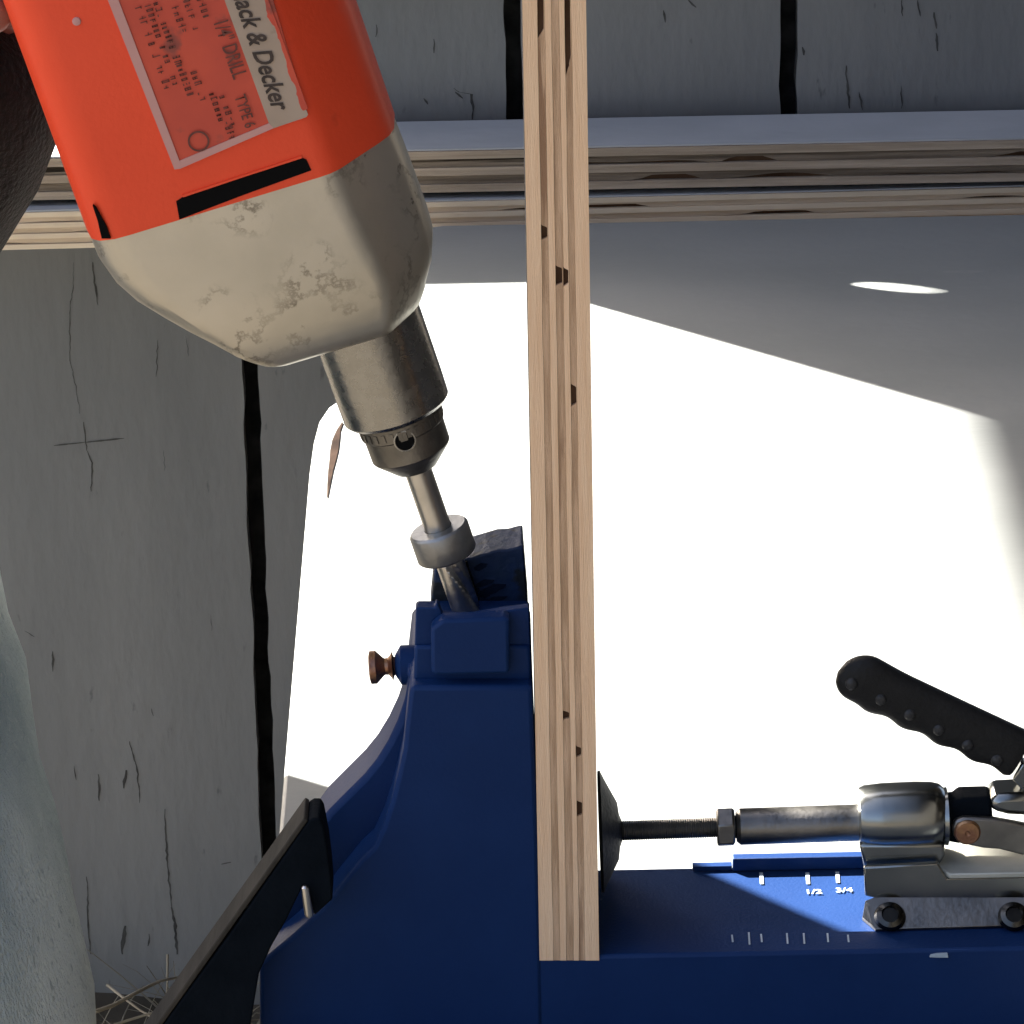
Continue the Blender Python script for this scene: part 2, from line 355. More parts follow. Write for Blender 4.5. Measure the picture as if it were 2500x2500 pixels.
for pl, wd in CR:
    fine = []
    for (x0, y0), (x1, y1) in zip(pl, pl[1:]):
        m_ = max(2, int(math.hypot(x1 - x0, y1 - y0) / 9))
        fine += [(x0 + (x1 - x0) * q / m_, y0 + (y1 - y0) * q / m_) for q in range(m_)]
    fine.append(pl[-1])
    prev = None
    for q, (x, y) in enumerate(fine):
        f = q / (len(fine) - 1)
        hw = 0.42 * wd * (0.35 + 0.65 * math.sin(math.pi * min(1, max(0, f)) * 0.94 + 0.1)) * random.uniform(0.55, 1.25)
        jx = random.uniform(-1.6, 1.6)
        horiz = abs(pl[-1][0] - pl[0][0]) > abs(pl[-1][1] - pl[0][1])
        d = (0, hw) if horiz else (hw, 0)
        a = at(x + jx - d[0], y - d[1], WY - 0.0003); b = at(x + jx + d[0], y + d[1], WY - 0.0003)
        cur = (bm.verts.new(a), bm.verts.new(b))
        if prev: bm.faces.new((prev[0], prev[1], cur[1], cur[0]))
        prev = cur
cr = obj('cracks', bm, M['crack'], shed); cr['kind'] = 'stuff'

# ------------------------------------------------------------------ bench
bench = thing('workbench', 'pale grey painted bench top, sunlit in the middle, under the blue jig', 'workbench', (0.35, 1.75, GZ))
TOPT = 0.018
out = [(-0.0825, 1.16), (1.0, 1.16), (1.0, 2.190), (-0.030, 2.190), (-0.040, 2.186), (-0.046, 2.175), (-0.058, 2.02), (-0.062, 1.985)]
for q in range(9):
    a = math.radians(20 + q * 20)
    out.append((-0.0735 + 0.0085 * math.cos(a) * 1.0, 1.955 + 0.02 * math.sin(a)))
out = out[:8] + [(-0.066, 1.972), (-0.071, 1.965), (-0.0765, 1.954), (-0.080, 1.938), (-0.0815, 1.915), (-0.0822, 1.88)]
obj('bench_top', prism([Vector((x, y, -TOPT)) for x, y in out], (0, 0, TOPT)), M['panel_paint'], bench, bevel=0.0015)
for x, y in ((0.10, 1.95), (0.93, 1.95), (0.10, 1.25), (0.93, 1.25)):
    obj('leg', box((x - 0.022, y - 0.022, GZ), (x + 0.022, y + 0.022, -TOPT - 0.0005)), M['old_light'], bench, bevel=0.002)
obj('rail', box((0.124, 1.93, -0.11), (0.906, 1.97, -0.03)), M['old_light'], bench)
obj('rail', box((0.124, 1.23, -0.11), (0.906, 1.27, -0.03)), M['old_light'], bench)

# ------------------------------------------------------------------ plywood sheets stacked at the back
def ply_strip(name, label, y0, y1, z0, z1, x0, x1, n, light, mid, yaw, voids, group):
    root = thing(name, label, 'plywood board', (0.0, (y0 + y1) / 2, z0), group)
    t = (z1 - z0 - 0.0008) / n
    for k in range(n):
        a, b = z0 + k * t, z0 + (k + 1) * t
        rec = 0.0 if k % 2 == 0 else 0.0009
        m_ = int((x1 - x0) / 0.004); lo_, hi_ = [], []
        for q in range(m_ + 1):
            x = x0 + (x1 - x0) * q / m_; d = 0.0
            for kk, va, vb in voids:
                if kk == k and va - 0.006 < x < vb + 0.006:
                    f = (x - va + 0.006) / (vb - va + 0.012)
                    d = max(d, t * min(0.62, 1.5 * math.sin(math.pi * f) * (0.55 + 0.6 * abs(mnoise.noise(Vector((x * 160, k, 4)))))))
            if k % 2: d = max(d, t * 0.55 * max(0, mnoise.noise(Vector((x * 28, k * 7.7, z0 * 300))) - 0.18) * 2.2)
            lo_.append(Vector((x, y0 + rec, a + 0.00012 + d))); hi_.append(Vector((x, y0 + rec, b - 0.00012)))
        bm = bmesh.new(); add_prism(bm, lo_ + hi_[::-1], (0, 0.0026 - rec, 0))
        obj('ply', bm, light if k % 2 == 0 else mid, root)
    obj('core', box((x0 + 0.0005, y0 + 0.0027, z0 + 0.0001), (x1 - 0.0005, y1, z1 - 0.0009)), M['ply_core'], root)
    obj('painted_face', box((x0, y0 + 0.0008, z1 - 0.0007), (x1, y1, z1)), M['board_paint'], root)
    root.rotation_euler.z = yaw
    return root
def bx_(px, py): return at(px, py, 2.2).x
ply_strip('plywood_board', 'upper weathered plywood board of the two stacked against the shed wall', 2.203, 2.2475, 0.0115, 0.0325, -0.36, 0.9, 5,
          M['old_light'], M['old_mid'], 0.0, [(3, 0.106, 0.121), (3, 0.232, 0.3), (1, 0.068, 0.086)], None)
ply_strip('plywood_board', 'lower plywood board with tan edge, below the weathered one by the shed wall', 2.2010, 2.234, -0.0105, 0.0085, -0.36, 0.9, 7,
          M['fresh_light'], M['fresh_mid'], 0.02, [(5, 0.03, 0.062), (3, 0.115, 0.14)], None)
sp = thing('dark_gap_strip', 'added black strip filling the dark gap between the two stacked plywood boards', 'gap_strip', (0.02, 2.225, 0.0085))
obj('block', box((-0.30, 2.215, 0.00855), (0.85, 2.232, 0.0114)), M['black_paint'], sp)  # black strip set in the gap so it reads dark

# ------------------------------------------------------------------ blue jig with clamp
JY, JB = 1.385, 1.447                              # front and back of the jig
BZ = 0.030                                          # top of its base
jig = thing('pocket_hole_jig', 'dark blue plastic drilling jig with toggle clamp standing on the bench', 'drilling jig', (0.03, 1.415, 0.0))
lx = at(634, 2430, JY).x
# base: runs right, out of the picture
obj('base', box((at(1300, 2400, JY).x, JY + 0.0005, 0.0008), (0.42, JB, BZ)), M['blue'], jig, bevel=0.0012)
# tower: front plate with the flared left edge
tower = [(1282,1480),(1290,1560),(1300,1676),(1304,1800),(1312,2000),(1318,2200),(1322,2347)]
tower_l = [(1005,1660),(1000,1690),(992,1760),(985,1830),(970,1900),(955,1960),(935,2020),(912,2070),(880,2100),(840,2150),(790,2215),(720,2280),(660,2330),(634,2352),(634,2560)]
poly = [(1004,1676)] + tower_l[1:] + [(1326,2560)] + tower[:2:-1] + [(1300,1676)]
obj('tower', px_prism(poly, JY, JB - JY), M['blue'], jig, bevel=0.0014)
# rear flange of the flare, set back behind the front plate
fl = [(990,1640),(998,1662),(988,1712),(970,1765),(948,1812),(920,1858),(890,1895),(850,1935),(800,1985),(760,2040),(715,2130),(670,2240),(640,2320),(700,2330),(1050,2200),(1080,1800),(1060,1640)]
FY = JY + 0.014
obj('flare', px_prism(fl, FY, 0.022), M['blue'], jig, bevel=0.002)
# boss for the thumb screw
a, b = at(965, 1624, 1.412), at(1020, 1622, 1.412)
obj('boss', lathe(a, b - a, [(0, 0.0030), (0.0, 0.0032), (0.0018, 0.0062), (0.0075, 0.0062), (0.009, 0.0062)], 28), M['blue'], jig, smooth=35)
# guide block: rear wall, front lip, raised panel
GYb = JY + 0.043
rear = [(1061,1386),(1050,1500),(1290,1500),(1289,1480),(1284,1420),(1277,1333),(1262,1336),(1240,1342),(1215,1343),(1150,1362),(1100,1375)]
obj('guide_block', px_prism(rear, GYb, 0.018), M['blue_worn'], jig, bevel=0.0006)
obj('guide_lip', px_prism([(1012,1578),(1295,1578),(1299,1664),(1010,1664)], JY + 0.006, 0.0365), M['blue'], jig, bevel=0.001)
obj('guide_cheek', px_prism([(1016,1484),(1062,1484),(1064,1474),(1070,1476),(1080,1502),(1140,1507),(1230,1492),(1291,1484),(1298,1664),(1010,1664)], JY + 0.0075, 0.004), M['blue'], jig, bevel=0.0006)
obj('raised_panel', px_prism([(1052,1535),(1080,1514),(1238,1508),(1243,1515),(1244,1646),(1060,1650),(1053,1640)], JY + 0.0010, 0.0068), M['blue'], jig, bevel=0.0012)
# black slab as the shade in the slot left of the bit, inside the block
obj('bit_bore', px_prism([(1100,1380),(1140,1372),(1182,1500),(1120,1500)], GYb - 0.0012, 0.004), M['slot'], jig)
rs_ = random.Random(5)
for q in range(7):
    y0 = 1385 + rs_.uniform(0, 95); x0 = 1150 + rs_.uniform(0, 30); L_ = rs_.uniform(18, 75); h_ = rs_.uniform(3, 11)
    obj('scar', px_prism([(x0, y0), (x0 + L_ * .5, y0 - L_ * .22 - h_ * .4), (x0 + L_, y0 - L_ * .26), (x0 + L_ * .9, y0 - L_ * .2 + h_ * .5), (x0 + L_ * .4, y0 - L_ * .08 + h_), (x0 + 3, y0 + h_ * .6)], GYb - 0.0004, 0.003), M['dark_blue'], jig)
# brass thumb screw
c0, c1 = at(901, 1630, 1.412), at(972, 1625, 1.412)
scr = obj('thumb_screw', lathe(c0, c1 - c0, [(0, 0.0038), (0.0004, 0.0052), (0.0022, 0.0052), (0.0046, 0.0028), (0.0050, 0.0026), (0.0060, 0.0027), (0.0068, 0.0036), (0.0073, 0.0046), (0.0078, 0.0030), (0.0092, 0.0024)], 26), M['brass'], jig, smooth=30)
# base rear rail, marks
rx0 = at(1786, 2110, JB).x
obj('rear_rail', box((at(1690, 2110, JB).x, JB - 0.0035, BZ + 0.0003), (rx0, JB - 0.0005, BZ + 0.0018)), M['blue'], jig)
obj('rear_rail', box((rx0 + 0.0002, JB - 0.0045, BZ + 0.0003), (0.30, JB - 0.0005, BZ + 0.0048)), M['blue'], jig, bevel=0.0004)
for px, y0, y1 in ((1858, 2130, 2158), (1971, 2130, 2158), (2044, 2128, 2155), (1828, 2276, 2306), (1858, 2280, 2300), (1921, 2278, 2304), (1962, 2278, 2304), (2020, 2278, 2300), (1787, 2282, 2300), (2070, 2282, 2300)):
    p = atz(px, y0, BZ + 0.0004); q = atz(px + 2, y1, BZ + 0.0004)
    hw = 0.0006 if y0 < 2200 else 0.00028
    bm = bmesh.new(); bm.faces.new([bm.verts.new(v) for v in ((p.x - hw, p.y, p.z), (p.x + hw, p.y, p.z), (q.x + hw, q.y, q.z), (q.x - hw, q.y, q.z))])
    obj('scale_mark', bm, M['print'], jig)

def text_mesh(body, size, mtx, m, parent, name, shear=0.0, offset=0.0, align='LEFT', sx=1.0, space=1.0):
    c = bpy.data.curves.new(name, 'FONT'); c.body = body; c.size = size; c.shear = shear; c.offset = offset
    c.align_x = align; c.align_y = 'BOTTOM_BASELINE'; c.space_character = space; c.resolution_u = 3
    o = bpy.data.objects.new('tmp', c); COL.objects.link(o)
    bpy.context.view_layer.update()
    me = bpy.data.meshes.new_from_object(o.evaluated_get(bpy.context.evaluated_depsgraph_get()))
    bpy.data.objects.remove(o); bpy.data.curves.remove(c)
    bm = bmesh.new(); bm.from_mesh(me); bpy.data.meshes.remove(me)
    bmesh.ops.transform(bm, matrix=mtx @ Matrix.Diagonal((sx, 1, 1, 1)), verts=bm.verts)
    return obj(name, bm, m, parent)
def flat_mtx(o, xdir, ydir):
    x = Vector(xdir).normalized(); y = Vector(ydir).normalized(); z = x.cross(y)
    return Matrix(((x.x, y.x, z.x, o.x), (x.y, y.y, z.y, o.y), (x.z, y.z, z.z, o.z), (0, 0, 0, 1)))
for tx, px, py in (('1/2', 1965, 2182), ('3/4', 2040, 2178)):
    text_mesh(tx, 0.0044, flat_mtx(atz(px, py, BZ + 0.0005), (1, 0, 0), (0, 1, 0)), M['print'], jig, 'scale_number', offset=0.0001)
# pale patch painting a screw's white highlight on the front of the base
obj('screw_glint', px_prism([(2272,2332),(2288,2329),(2313,2328),(2315,2338),(2290,2338),(2270,2337)], JY - 0.0002, 0.002), M['print'], jig)

# toggle clamp (a part of the jig, its pieces are sub-parts)
CY = 1.4175
def cpt(px, py): return at(px, py, CY)
def s_at(px, py): return F_PX / ((at(px, py, CY) - CAM).dot(FWD))          # pixels per metre there
SC = s_at(1900, 2020)
ax0 = cpt(1463, 2030); ax1 = cpt(2100, 2008)
AX = (ax1 - ax0).normalized()
foot = lathe(ax0, AX, [(0, 150 / SC * 0.98), (6 / SC, 150 / SC), (16 / SC, 128 / SC), (46 / SC, 70 / SC), (50 / SC, 40 / SC), (56 / SC, 24 / SC)], 40)
clamp = obj('toggle_clamp', foot, M['black_rubber'], jig, smooth=30)
def on_axis(px): return ax0 + AX * ((px - 1463) / SC)
# threaded rod
prof = []
L = 255 / SC; nth = 46
for q in range(nth * 2 + 1): prof.append((L * q / (nth * 2), (25.5 if q % 2 else 23) / SC))
obj('threaded_rod', lathe(on_axis(1503), AX, prof, 20), M['steel'], clamp, smooth=50)
bm = bmesh.new(); add_lathe(bm, on_axis(1749), AX, [(0, 44/SC), (3/SC, 51/SC), (41/SC, 51/SC), (45/SC, 44/SC)], 6)
obj('lock_nut', bm, M['steel'], clamp, smooth=20, bevel=0.0004)
obj('plunger', lathe(on_axis(1797), AX, [(0, 36/SC), (10/SC, 45/SC), (300/SC, 45/SC), (330/SC, 45/SC)], 40), M['steel'], clamp, smooth=30)
obj('flat_on_plunger', lathe(on_axis(1790), AX, [(0, 28/SC), (12/SC, 28/SC)], 24), M['black_paint'], clamp)
obj('guide_barrel', lathe(on_axis(2094) - Vector((0,0,-0.0022)), AX, [(0, 60/SC), (4/SC, 70/SC), (16/SC, 76/SC), (60/SC, 80/SC), (140/SC, 81/SC), (180/SC, 79/SC), (200/SC, 74/SC), (211/SC, 64/SC)], 48), M['chrome'], clamp, smooth=35)
obj('barrel_lip', lathe(on_axis(2302) + Vector((0,0,0.0012)), AX, [(0, 70/SC), (10/SC, 72/SC), (14/SC, 60/SC)], 40), M['chrome'], clamp, smooth=30)
# bracket: web under the barrel, upright plate, foot flange
PLY = CY - 0.012
obj('web', px_prism([(2098,2062),(2306,2062),(2308,2092),(2290,2118),(2110,2120)], CY - 0.008, 0.016), M['chrome'], clamp, bevel=0.001)
plate = [(2109,2118),(2290,2108),(2312,2145),(2520,2140),(2520,2196),(2150,2196),(2112,2188)]
obj('side_plate', px_prism(plate, PLY, 0.0022), M['chrome'], clamp, bevel=0.0005)
pz = at(2300, 2196, PLY).z
# bent foot: sloped flange from the plate to the base top
f0 = [at(2135, 2190, PLY), at(2520, 2190, PLY), atz(2520, 2258, BZ + 0.0012), atz(2138, 2268, BZ + 0.0012), atz(2105, 2240, BZ + 0.0012), at(2112, 2200, PLY)]
obj('foot_flange', prism(f0, (0, 0.0004, -0.0011)), M['steel'], clamp, bevel=0.0003)
top = [at(2288, 2105, PLY), at(2312, 2143, PLY - 0.0006), at(2520, 2138, PLY - 0.0006), at(2520, 2105, PLY + 0.012), at(2300, 2102, PLY + 0.012)]
bm = bmesh.new()
zt = at(2312, 2143, PLY).z
x0 = at(2295, 2120, PLY).x
add_prism(bm, [Vector((x0 + 0.003, PLY - 0.001, zt)), Vector((0.36, PLY - 0.001, zt)), Vector((0.36, PLY + 0.020, zt)), Vector((x0, PLY + 0.020, zt)), Vector((x0 - 0.001, PLY + 0.006, zt))], (0, 0, 0.0018))
obj('top_flange', bm, M['sunlit_plate'], clamp, bevel=0.0004)
obj('flange_screw', lathe(at(2462, 2112, CY + 0.002), (0, 0, 1), [(0, 0.0020), (0.0012, 0.0020), (0.0018, 0.0010)], 20), M['steel'], clamp, smooth=30)
fn = (f0[1] - f0[0]).cross(f0[2] - f0[1]).normalized()
if fn.z < 0: fn = -fn
for px in (2172, 2474):
    o = at(px, 2190, PLY).lerp(atz(px, 2262, BZ + 0.0012), 0.70) + fn * 0.0002
    bm = bmesh.new(); add_lathe(bm, o, fn, [(0, 0.0046), (0.0008, 0.0050), (0.0024, 0.0043), (0.0030, 0.0028), (0.0022, 0.0024)], 30)
    obj('bolt', bm, M['dark_bolt'], clamp, smooth=40)
# fork, links and pin
obj('fork', px_prism([(2306,1965),(2330,1962),(2345,1950),(2420,1948),(2425,2000),(2420,2050),(2340,2062),(2306,2056)], CY - 0.004, 0.010), M['black_paint'], clamp, bevel=0.0012)
link = [(2324,2020),(2332,2004),(2352,1998),(2420,1999),(2470,2008),(2540,2022),(2540,2100),(2440,2075),(2400,2072),(2370,2066),(2345,2058),(2328,2042)]
obj('link_plate', px_prism(link, CY - 0.0075, 0.0030), M['steel'], clamp, bevel=0.0008)
pc = at(2362, 2033, CY - 0.008)
obj('pivot_pin', lathe(pc + Vector((0, 0.001, 0)), (0, -1, 0), [(0, 0.0042), (0.0010, 0.0042), (0.0016, 0.0036), (0.0018, 0.0010), (0.0012, 0.0)], 28), M['brass'], clamp, smooth=35)
obj('lever_arm', px_prism([(2415,1952),(2440,1943),(2540,1938),(2540,1998),(2460,1994),(2420,1984)], CY - 0.006, 0.014), M['chrome'], clamp, bevel=0.003)
arm = [(2471,1905),(2496,1862),(2560,1900),(2600,1960),(2540,1990),(2502,1948),(2490,1925)]
obj('lever_blade', px_prism(arm, CY - 0.002, 0.006), M['chrome'], clamp, bevel=0.0008)
# ribbed rubber grip
h0, h1 = cpt(2046, 1640), cpt(2500, 1852)
HX = (h1 - h0).normalized(); HL = (h1 - h0).length
bm = bmesh.new(); hz = Vector((0, 1, 0)); hv = HX.cross(hz).normalized()
if hv.z < 0: hv = -hv
rings = []; NR = 70
for q in range(NR + 1):
    s = q / NR
    pxs = s * 500
    up = 68 + 6 * math.exp(-((s - .12) / .12) ** 2); dn = 55 + 4.5 * math.sin(s * 2 * math.pi * 5.2 + 0.6) * (1 if s > .2 else s * 5)
    wy = 30
    e = 1.0
    if s < 0.14: e = math.sqrt(max(0, 1 - ((0.14 - s) / 0.14) ** 2)) * 0.93 + 0.07
    if s > 0.975: e = 1 - (s - 0.975) * 4
    c = h0 + HX * (pxs / SC)
    rings.append([bm.verts.new(c + hv * ((up if math.sin(a) > 0 else dn) * e * (abs(math.sin(a)) ** 0.8) * (1 if math.sin(a) > 0 else -1) / SC)
                               + hz * (wy * e * (abs(math.cos(a)) ** 0.8) * (1 if math.cos(a) > 0 else -1) / SC)) for a in [2 * math.pi * k / 36 + 0.01 for k in range(36)]])
for r0, r1 in zip(rings, rings[1:]):
    for k in range(36): bm.faces.new((r0[k], r0[(k+1) % 36], r1[(k+1) % 36], r1[k]))
bm.faces.new(rings[0]); bm.faces.new(rings[-1])
obj('rubber_grip', bm, M['black_rubber'], clamp, smooth=45)
for q in range(6):
    c = at(2080 + q * 71, 1672 + q * 37, CY - 31 / SC)
    obj('grip_dimple', lathe(c + Vector((0, 0.0012, 0)), (0, -1, 0), [(0, 0.0022), (0.0012, 0.0019), (0.0017, 0.0010), (0.0018, 0.0)], 14), M['grip_pale'], clamp, smooth=50)

# ------------------------------------------------------------------ plywood workpiece clamped in the jig
wp = thing('plywood_workpiece', 'upright tan plywood board, seen edge on, clamped in the blue jig', 'plywood board', (0.018, 1.42, BZ))
WPY = 1.3853
bl, br = at(1317, 2345, WPY), at(1463, 2345, WPY)
tl, tr = at(1272, -150, WPY), at(1429, -150, WPY)
fr = [0, .235, .345, .455, .575, .665, .765, 1.0]
tb = [(bl + (br - bl) * f, tl + (tr - tl) * f) for f in fr]
VO = {1: [(-60, 72), (512, 540)], 3: [(608, 648), (1700, 1716)], 4: [(612, 650)], 5: [(-150, 160), (890, 938), (1790, 1812), (1930, 1965)], 2: []}
def lerp_y(k, y):
    f = (y + 150) / (2345 + 150); return (tb[k][1].lerp(tb[k][0], f), tb[k + 1][1].lerp(tb[k + 1][0], f))
for k in range(7):
    rec = 0.0 if k % 2 == 0 else 0.00012
    m_ = 900; Ls, Rs = [], []
    for q in range(m_ + 1):
        y = -150 + 2495 * q / m_; A, B = lerp_y(k, y); d = 0.0
        for ya, yb in VO.get(k, []):
            e_ = 3
            if ya - e_ < y < yb + e_:
                f = (y - ya + e_) / (yb - ya + 2 * e_)
                d = max(d, min(0.86, 3.2 * math.sin(math.pi * f) * (0.6 + 0.5 * abs(mnoise.noise(Vector((y / 9, k, 4)))))))
        j0 = 0.0 if k == 0 else 0.00018 * mnoise.noise(Vector((k * 3.1, y / 170, 0)))
        j1 = 0.0 if k == 6 else 0.00018 * mnoise.noise(Vector(((k + 1) * 3.1, y / 170, 0)))
        Ls.append(A + (B - A) * d + Vector((0.00003 + j0, rec, 0))); Rs.append(B + Vector((-0.00003 + j1, rec, 0)))
    bm = bmesh.new(); add_prism(bm, Ls + Rs[::-1], (0, 0.0012 - rec, 0))
    obj('ply', bm, M['ply_light'] if k % 2 == 0 else M['ply_mid'], wp)
core = [tb[0][0] + Vector((0.0003, 0, 0.0003)), tb[7][0] + Vector((-0.0003, 0, 0.0003)), tb[7][1] + Vector((-0.0003, 0, -0.0003)), tb[0][1] + Vector((0.0003, 0, -0.0003))]
bm = bmesh.new(); add_prism(bm, [p + Vector((0, 0.0013, 0)) for p in core], (0, 0.0066, 0))
obj('core', bm, M['ply_core'], wp)
obj('rear_body', prism([p + Vector((0, 0.00805, 0)) for p in (tb[0][0], tb[7][0], tb[7][1], tb[0][1])], (0, 0.054, 0)), M['board_face'], wp)

# ------------------------------------------------------------------ drill
YD = 1.42
TIP = Vector((1139, 1492)); A2 = Vector((-.328, -.945)); R2 = Vector((.945, -.328))
def pxuv(u, v): q = TIP + A2 * u + R2 * v; return q.x, q.y
w0 = at(*pxuv(0, 0), YD); w1 = at(*pxuv(1170, 0), YD)
AU = (w1 - w0).normalized(); NV = Vector((0, -1, 0)); BV = AU.cross(NV).normalized()     # up the drill, towards the viewer, right
if BV.x < 0: BV = -BV
def uv(px, py, Y=YD):
    p = at(px, py, Y) - w0; return p.dot(AU), p.dot(BV)
def U(u, Y=YD): return uv(*pxuv(u, 0), Y)[0]
SD = F_PX / ((w0 - CAM).dot(FWD))
def pos(u, v, n=0.0): return w0 + AU * u + BV * v + NV * n
drill = thing('power_drill', 'orange electric drill with scuffed metal nose, held tilted over the jig', 'power drill', pos(U(1170), 0))
D = 0.032
def section(u, l, r, d, name=None):
    """closed outline, left to right along the front, back along the rear"""
    W = r - l
    prof = [(0.0, 0.30), (0.004, 0.55), (0.02, 0.76), (0.05, 0.90), (0.10, 0.985), (0.15, 1.0), (0.45, 1.0), (0.765, 1.0), (0.80, 0.985), (0.83, 0.93), (0.955, 0.50), (0.985, 0.37), (1.0, 0.20)]
    fr_ = [(l + W * t, d * h) for t, h in prof]
    return [pos(u, v, n) for v, n in fr_] + [pos(u, v, -n) for v, n in fr_[::-1]]
def loft(secs, cap0=True, cap1=True):
    bm = bmesh.new(); rings = [[bm.verts.new(p) for p in s] for s in secs]; n = len(rings[0])
    for r0, r1 in zip(rings, rings[1:]):
        for k in range(n): bm.faces.new((r0[k], r0[(k+1) % n], r1[(k+1) % n], r1[k]))
    if cap0: bm.faces.new(rings[0])
    if cap1: bm.faces.new(rings[-1])
    return bm
def silh(px, py): return uv(px, py, YD)
joint = uv(600, 474, YD - D)[0]
def SDu(u): return F_PX / ((w0 + AU * u - CAM).dot(FWD))
# (u in px along the drill, left v px, right v px, depth)
ST = [(1168, -546, 233, 1.0), (1100, -543, 236, 1.0), (1040, -524, 237, 1.0), (985, -490, 238, 1.0), (930, -440, 238, 1.0), (880, -392, 235, 0.99), (835, -345, 216, 0.97),
      (800, -312, 192, 0.94), (776, -284, 178, 0.90), (752, -254, 160, 0.83), (742, -232, 146, 0.76), (738, -205, 128, 0.66)]
u_j = joint
u_span0 = U(1168) ; u_f = U(760)
def map_u(u): return u_f + (U(u) - U(738)) * (u_j - u_f) / (u_span0 - U(738))
secs = [section(map_u(u), (l - 8) / SDu(map_u(u)), (r - 9) / SDu(map_u(u)), D * d) for u, l, r, d in ST]
gear = obj('gear_housing', loft(secs), M['casting'], drill, smooth=28)
sb = gear.modifiers.new('bevel', 'BEVEL'); sb.width = 0.0012; sb.segments = 3; sb.limit_method = 'ANGLE'; sb.angle_limit = math.radians(32)
# small cast boss ring round the spindle
AXV = 1 / SD
ao = pos(0, AXV)
obj('spindle_collar', lathe(pos(u_f - 0.004, AXV), AU, [(0, 100/SD), (0.003, 108/SD), (0.006, 108/SD)], 40), M['casting'], drill, smooth=30)
# orange motor shell
e = 3 / SD
S2 = [(u_j - 0.0016, e * 0.6), (u_j - 0.0008, e), (u_j + 0.05, e), (u_j + 0.145, e), (u_j + 0.16, -0.004), (u_j + 0.165, -0.014)]
secs = [section(u, -553/SDu(u_j) - x, 225/SDu(u_j) + x, D + x * 0.7) for u, x in S2]
shell = obj('motor_housing', loft(secs), M['orange'], drill, smooth=28)
DF = D + e * 0.7
def front(px, py, n=0.0):
    """point on the flat front of the shell under that pixel"""
    return at(px, py, YD - DF - n)
def quad_on(name, pix, n, m, parent, th=0.0004):
    return obj(name, prism([front(x, y, n) for x, y in pix], (0, th, 0)), m, parent)
# black slab as the shade in the vent slot between shell and nose, with the shell's lip round it
vs = quad_on('vent_slot', [(430,492),(448,480),(590,434),(738,386),(748,390),(760,416),(600,474),(438,536)], 0.0003, M['slot'], drill, 0.003)
quad_on('vent_lip', [(444,477),(590,429),(736,381),(738,386),(590,434),(447,482)], 0.0006, M['orange'], drill, 0.002)
obj('side_slot', prism([pos(*uv(x, y, YD - 0.029), 0.0322) for x, y in ((228,494),(236,500),(262,545),(272,574),(250,574),(240,530))], (0, 0.018, 0)), M['slot'], drill)  # black slab painted as the shade of the side slot
pip = front(187, 52)
obj('pip', lathe(pip + Vector((0, 0.0003, 0)), (0, -1, 0), [(0, 0.0014), (0.0008, 0.0012), (0.0011, 0.0)], 16), M['label_pink'], drill, smooth=50)
# raised nameplate
plate_px = [(395,425),(300,190),(225,-10),(180,-130),(640,-300),(700,-140),(750,0),(800,140),(860,300),(700,352),(560,398),(440,440)]
np_ = quad_on('nameplate', [(266,5),(212,-150),(560,-280),(612,-150),(660,-20),(752,282),(668,314),(436,412),(428,408)], 0.0006, M['label_orange'], drill, 0.0009)
quad_on('plate_border', [(263,0),(205,-160),(228,-169),(286,-8),(438,393),(660,300),(668,313),(440,412),(426,414)], 0.0010, M['label_pink'], np_, 0.0006)
quad_on('brand_strip', [(548,0),(480,-190),(586,-230),(636,-50),(650,0),(752,280),(748,286),(668,313),(656,300)], 0.0010, M['label_cream'], np_, 0.0006)
bm = bmesh.new()
Lw, Rw = [], []
for k in range(41):
    t = k / 40; x = 648 + t * 99; y = -4 + t * 272
    dd_ = 2 + 16 * max(0, mnoise.noise(Vector((t * 5.0, 3.3, 0))) + 0.15) + 5 * abs(mnoise.noise(Vector((t * 24, 8.1, 0))))
    Lw.append(front(x - dd_, y + dd_ * .35, 0.0011)); Rw.append(front(x + 5, y - 2, 0.0011))
add_prism(bm, Lw + Rw[::-1], (0, 0.0003, 0))
wn = obj('worn_edge', bm, M['label_orange'], np_); wn['kind'] = 'stuff'
dn = (front(*pxuv(1200, 0)) - front(*pxuv(1700, 0))).normalized(); rt = Vector((0, -1, 0)).cross(dn).normalized()
if rt.x < 0: rt = -rt
def lab(body, px, py, hpx, m, shear=0.0, off=0.0, sx=1.0, name='lettering'):
    return text_mesh(body, hpx / 0.69 / SD, flat_mtx(front(px, py, 0.0013), dn, rt), m, np_, name, shear, off, 'LEFT', sx)
lab('Black & Decker', 560, -34, 42, M['black_ink'], 0.28, 0.00016, 0.80, 'brand_name')
lab('1/4" DRILL', 520, 52, 34, M['ink'], 0, 0.00006, 0.66)
lab('TYPE 6', 572, 236, 26, M['ink'], 0, 0.00005, 0.72)
